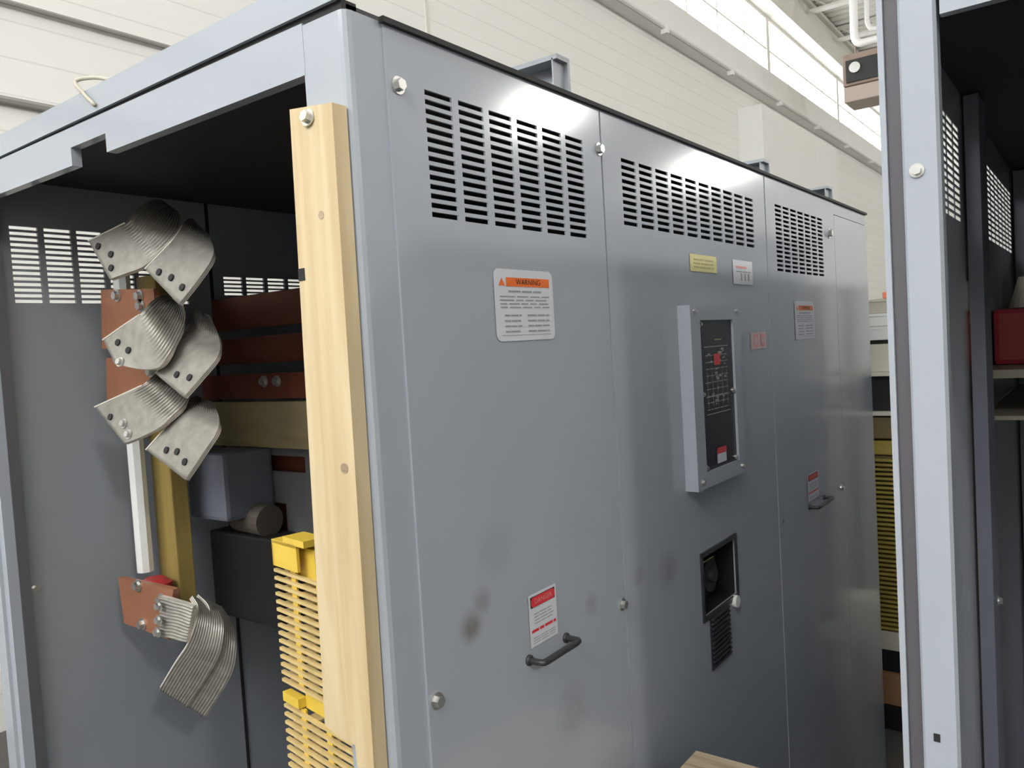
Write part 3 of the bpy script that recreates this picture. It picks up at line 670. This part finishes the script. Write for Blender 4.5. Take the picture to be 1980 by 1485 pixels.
tag(o, 'red block standing in for a blurred red patch inside the right-hand cabinet', 'stand-in')
bm = NB(); cyl(bm, (3.0, -1.03, 1.581), (3.0, -1.03, 1.72), .08, 20, 0, .04); tag(link('cream_stand_in', bm, 'cream'), 'cream block standing in for a blurred cream patch inside the right-hand cabinet', 'funnel')  # made-up block for the cream part of the same blurred patch

# ------------------------------------------------------------------ crate in the aisle
CZ = .1
t = thing('wooden_crate', (1.0, -.36, FZ), 'rough wooden crate on the floor of the aisle, at the bottom edge', 'crate')
for k in range(4):
    bm = NB(); box(bm, (.75+k*.14, -.60, CZ-.03), (.75+k*.14+.132, -.12, CZ), 0, .004); link('top_plank', bm, 'crate', t)
for k in range(4):
    z0 = FZ+.02+k*.45; bm = NB(); box(bm, (.76, -.145, z0), (1.29, -.125, z0+.40)); box(bm, (.76, -.595, z0), (1.29, -.575, z0+.40)); box(bm, (.755, -.59, z0), (.775, -.13, z0+.40)); box(bm, (1.28, -.59, z0), (1.30, -.13, z0+.40)); link('side_plank', bm, 'crate', t)
for x, y in ((.79, -.16), (1.26, -.16), (.79, -.56), (1.26, -.56)):
    bm = NB(); box(bm, (x-.02, y-.02, FZ), (x+.02, y+.02, CZ-.03)); link('corner_batten', bm, 'crate', t)

# ------------------------------------------------------------------ storage rack at the end of the aisle
RX = 5.6
R = thing('storage_rack', (RX+.5, .2, FZ), 'white storage rack stacked with boxes at the end of the aisle', 'rack')
for x in (RX+.0, RX+1.0):
    for y in (-.62, .92):
        bm = NB(); box(bm, (x, y-.03, FZ), (x+.05, y+.03, 1.9)); link('upright', bm, 'steel_dark', R)
for z0, z1 in ((1.135, 1.165), (.82, .85), (-1.08, -.94)):
    bm = NB(); box(bm, (RX-.02, -.65, z0), (RX+1.05, .95, z1)); link('shelf', bm, 'cream', R)
def carton(y0, y1, z0, z1, m, label, dx=0., cat='box'):
    t = thing('carton', (RX+.4, (y0+y1)/2, z0), label, cat, 'boxes on the storage rack')
    bm = NB(); box(bm, (RX+.02+dx, y0, z0), (RX+.8, y1, z1), 0, .008); link('body', bm, m, t)
    bm = NB(); box(bm, (RX+.015+dx, y0+.005, z1-.02), (RX+.805, y1-.005, z1+.003)); link('lid', bm, m, t)
carton(-.15, .55, 1.166, 1.385, 'cream', 'cream carton resting on the top shelf of the rack, bottom of its stack')
carton(-.15, .55, 1.42, 1.525, 'white', 'white carton second from the bottom of the top-shelf stack')
bm = NB(); box(bm, (RX+.06, -.12, 1.389), (RX+.78, .52, 1.42)); tag(link('dark_gap_slab', bm, 'black'), 'black slab for the dark gap between the cream carton and the white carton on the rack', 'dark filler')  # black slab painting the shade in the gap between cartons
carton(-.15, .55, 1.53, 1.63, 'white', 'white carton second from the top of the top-shelf stack')
carton(-.02, .55, 1.634, 1.745, 'beige', 'beige carton on top of the stack on the rack', .03)
bm = NB(); box(bm, (RX+.06, -.14, 1.748), (RX+.5, .12, 1.80), 0, .008); tag(link('orange_box', bm, 'orange'), 'small orange box lying on the topmost carton of the rack', 'box')
bm = NB(); box(bm, (RX+.05, -.3, .852), (RX+.9, .6, 1.13)); tag(link('dark_space_block', bm, 'black'), 'black block for the dark space on the rack shelf below the cream carton', 'case')  # black block painting the shade of the empty shelf space
carton(-.2, .5, .63, .80, 'brown_box', 'olive brown box just under the middle rack shelf')
carton(-.2, .5, .50, .61, 'rack_yellow', 'plain yellow box between the olive brown box and the slatted crate')
t = thing('slatted_crate', (RX+.4, .15, -.9), 'yellow slatted crate on the lower rack shelf', 'crate')
bm = NB(); box(bm, (RX+.05, -.2, -.938), (RX+.8, .5, .49)); link('core', bm, 'brown_box', t)
for j in range(38):
    z = -.92+j*.037; bm = NB(); box(bm, (RX+.0, -.21, z), (RX+.06, .51, z+.017)); link('slat', bm, 'rack_yellow', t)
bm = NB(); box(bm, (RX+.0, -.3, -1.75), (RX+.9, .6, -1.56)); tag(link('plastic_pallet', bm, 'black'), 'black pallet on the floor under the rack', 'pallet')
carton(-.25, .55, -1.555, -1.30, 'cardboard', 'brown cardboard box on the black pallet under the rack')
carton(-.2, .5, -1.293, -1.10, 'black', 'black box between the cardboard box and the lower rack shelf', .05)

# ------------------------------------------------------------------ camera and light
cam = bpy.data.cameras.new('camera'); co = bpy.data.objects.new('camera', cam); C.objects.link(co)
cam.sensor_fit = 'HORIZONTAL'; cam.sensor_width = 36; cam.lens = 1540/1980*36; cam.clip_end = 200
f = 1540.; X = Vector((2136-990, 600-742.5, f)).normalized(); Y = Vector((-1070-990, 792-742.5, f)); Y = (Y-X*X.dot(Y)).normalized(); Z = X.cross(Y)
# columns of world axes in camera space (right, down, forward)
right = Vector((X[0], Y[0], Z[0])); down = Vector((X[1], Y[1], Z[1])); fwd = Vector((X[2], Y[2], Z[2]))
m = Matrix((right, -down, -fwd)).transposed().to_4x4(); m.translation = T((-1.21796852, -1.29634868, 1.55)); co.matrix_world = m
sc.camera = co

w = bpy.data.worlds.new('world'); sc.world = w; w.use_nodes = True
bg = w.node_tree.nodes['Background']; bg.inputs[0].default_value = (.93, .97, 1., 1); bg.inputs[1].default_value = .3
def area(name, loc, rot, sx, sy, power, col=(1, 1, 1), shape='RECTANGLE'):
    l = bpy.data.lights.new(name, 'AREA'); l.shape = shape; l.size = sx; l.size_y = sy; l.energy = power; l.color = col
    o = bpy.data.objects.new(name, l); C.objects.link(o); o.location = T(loc); o.rotation_euler = rot; return o
for i, (x, y) in enumerate(()):
    area('lamp_light', (x, y, 9.85), (0, 0, 0), .6, .6, 500, (1, .97, .92), 'DISK')
vs = sc.view_settings; sc.display_settings.display_device = 'sRGB'
vs.view_transform = 'Standard'; vs.look = 'None'; vs.gamma = 1; vs.use_curve_mapping = False; vs.exposure = -1.05
for o in bpy.data.objects:
    if '_w' in o: del o['_w']
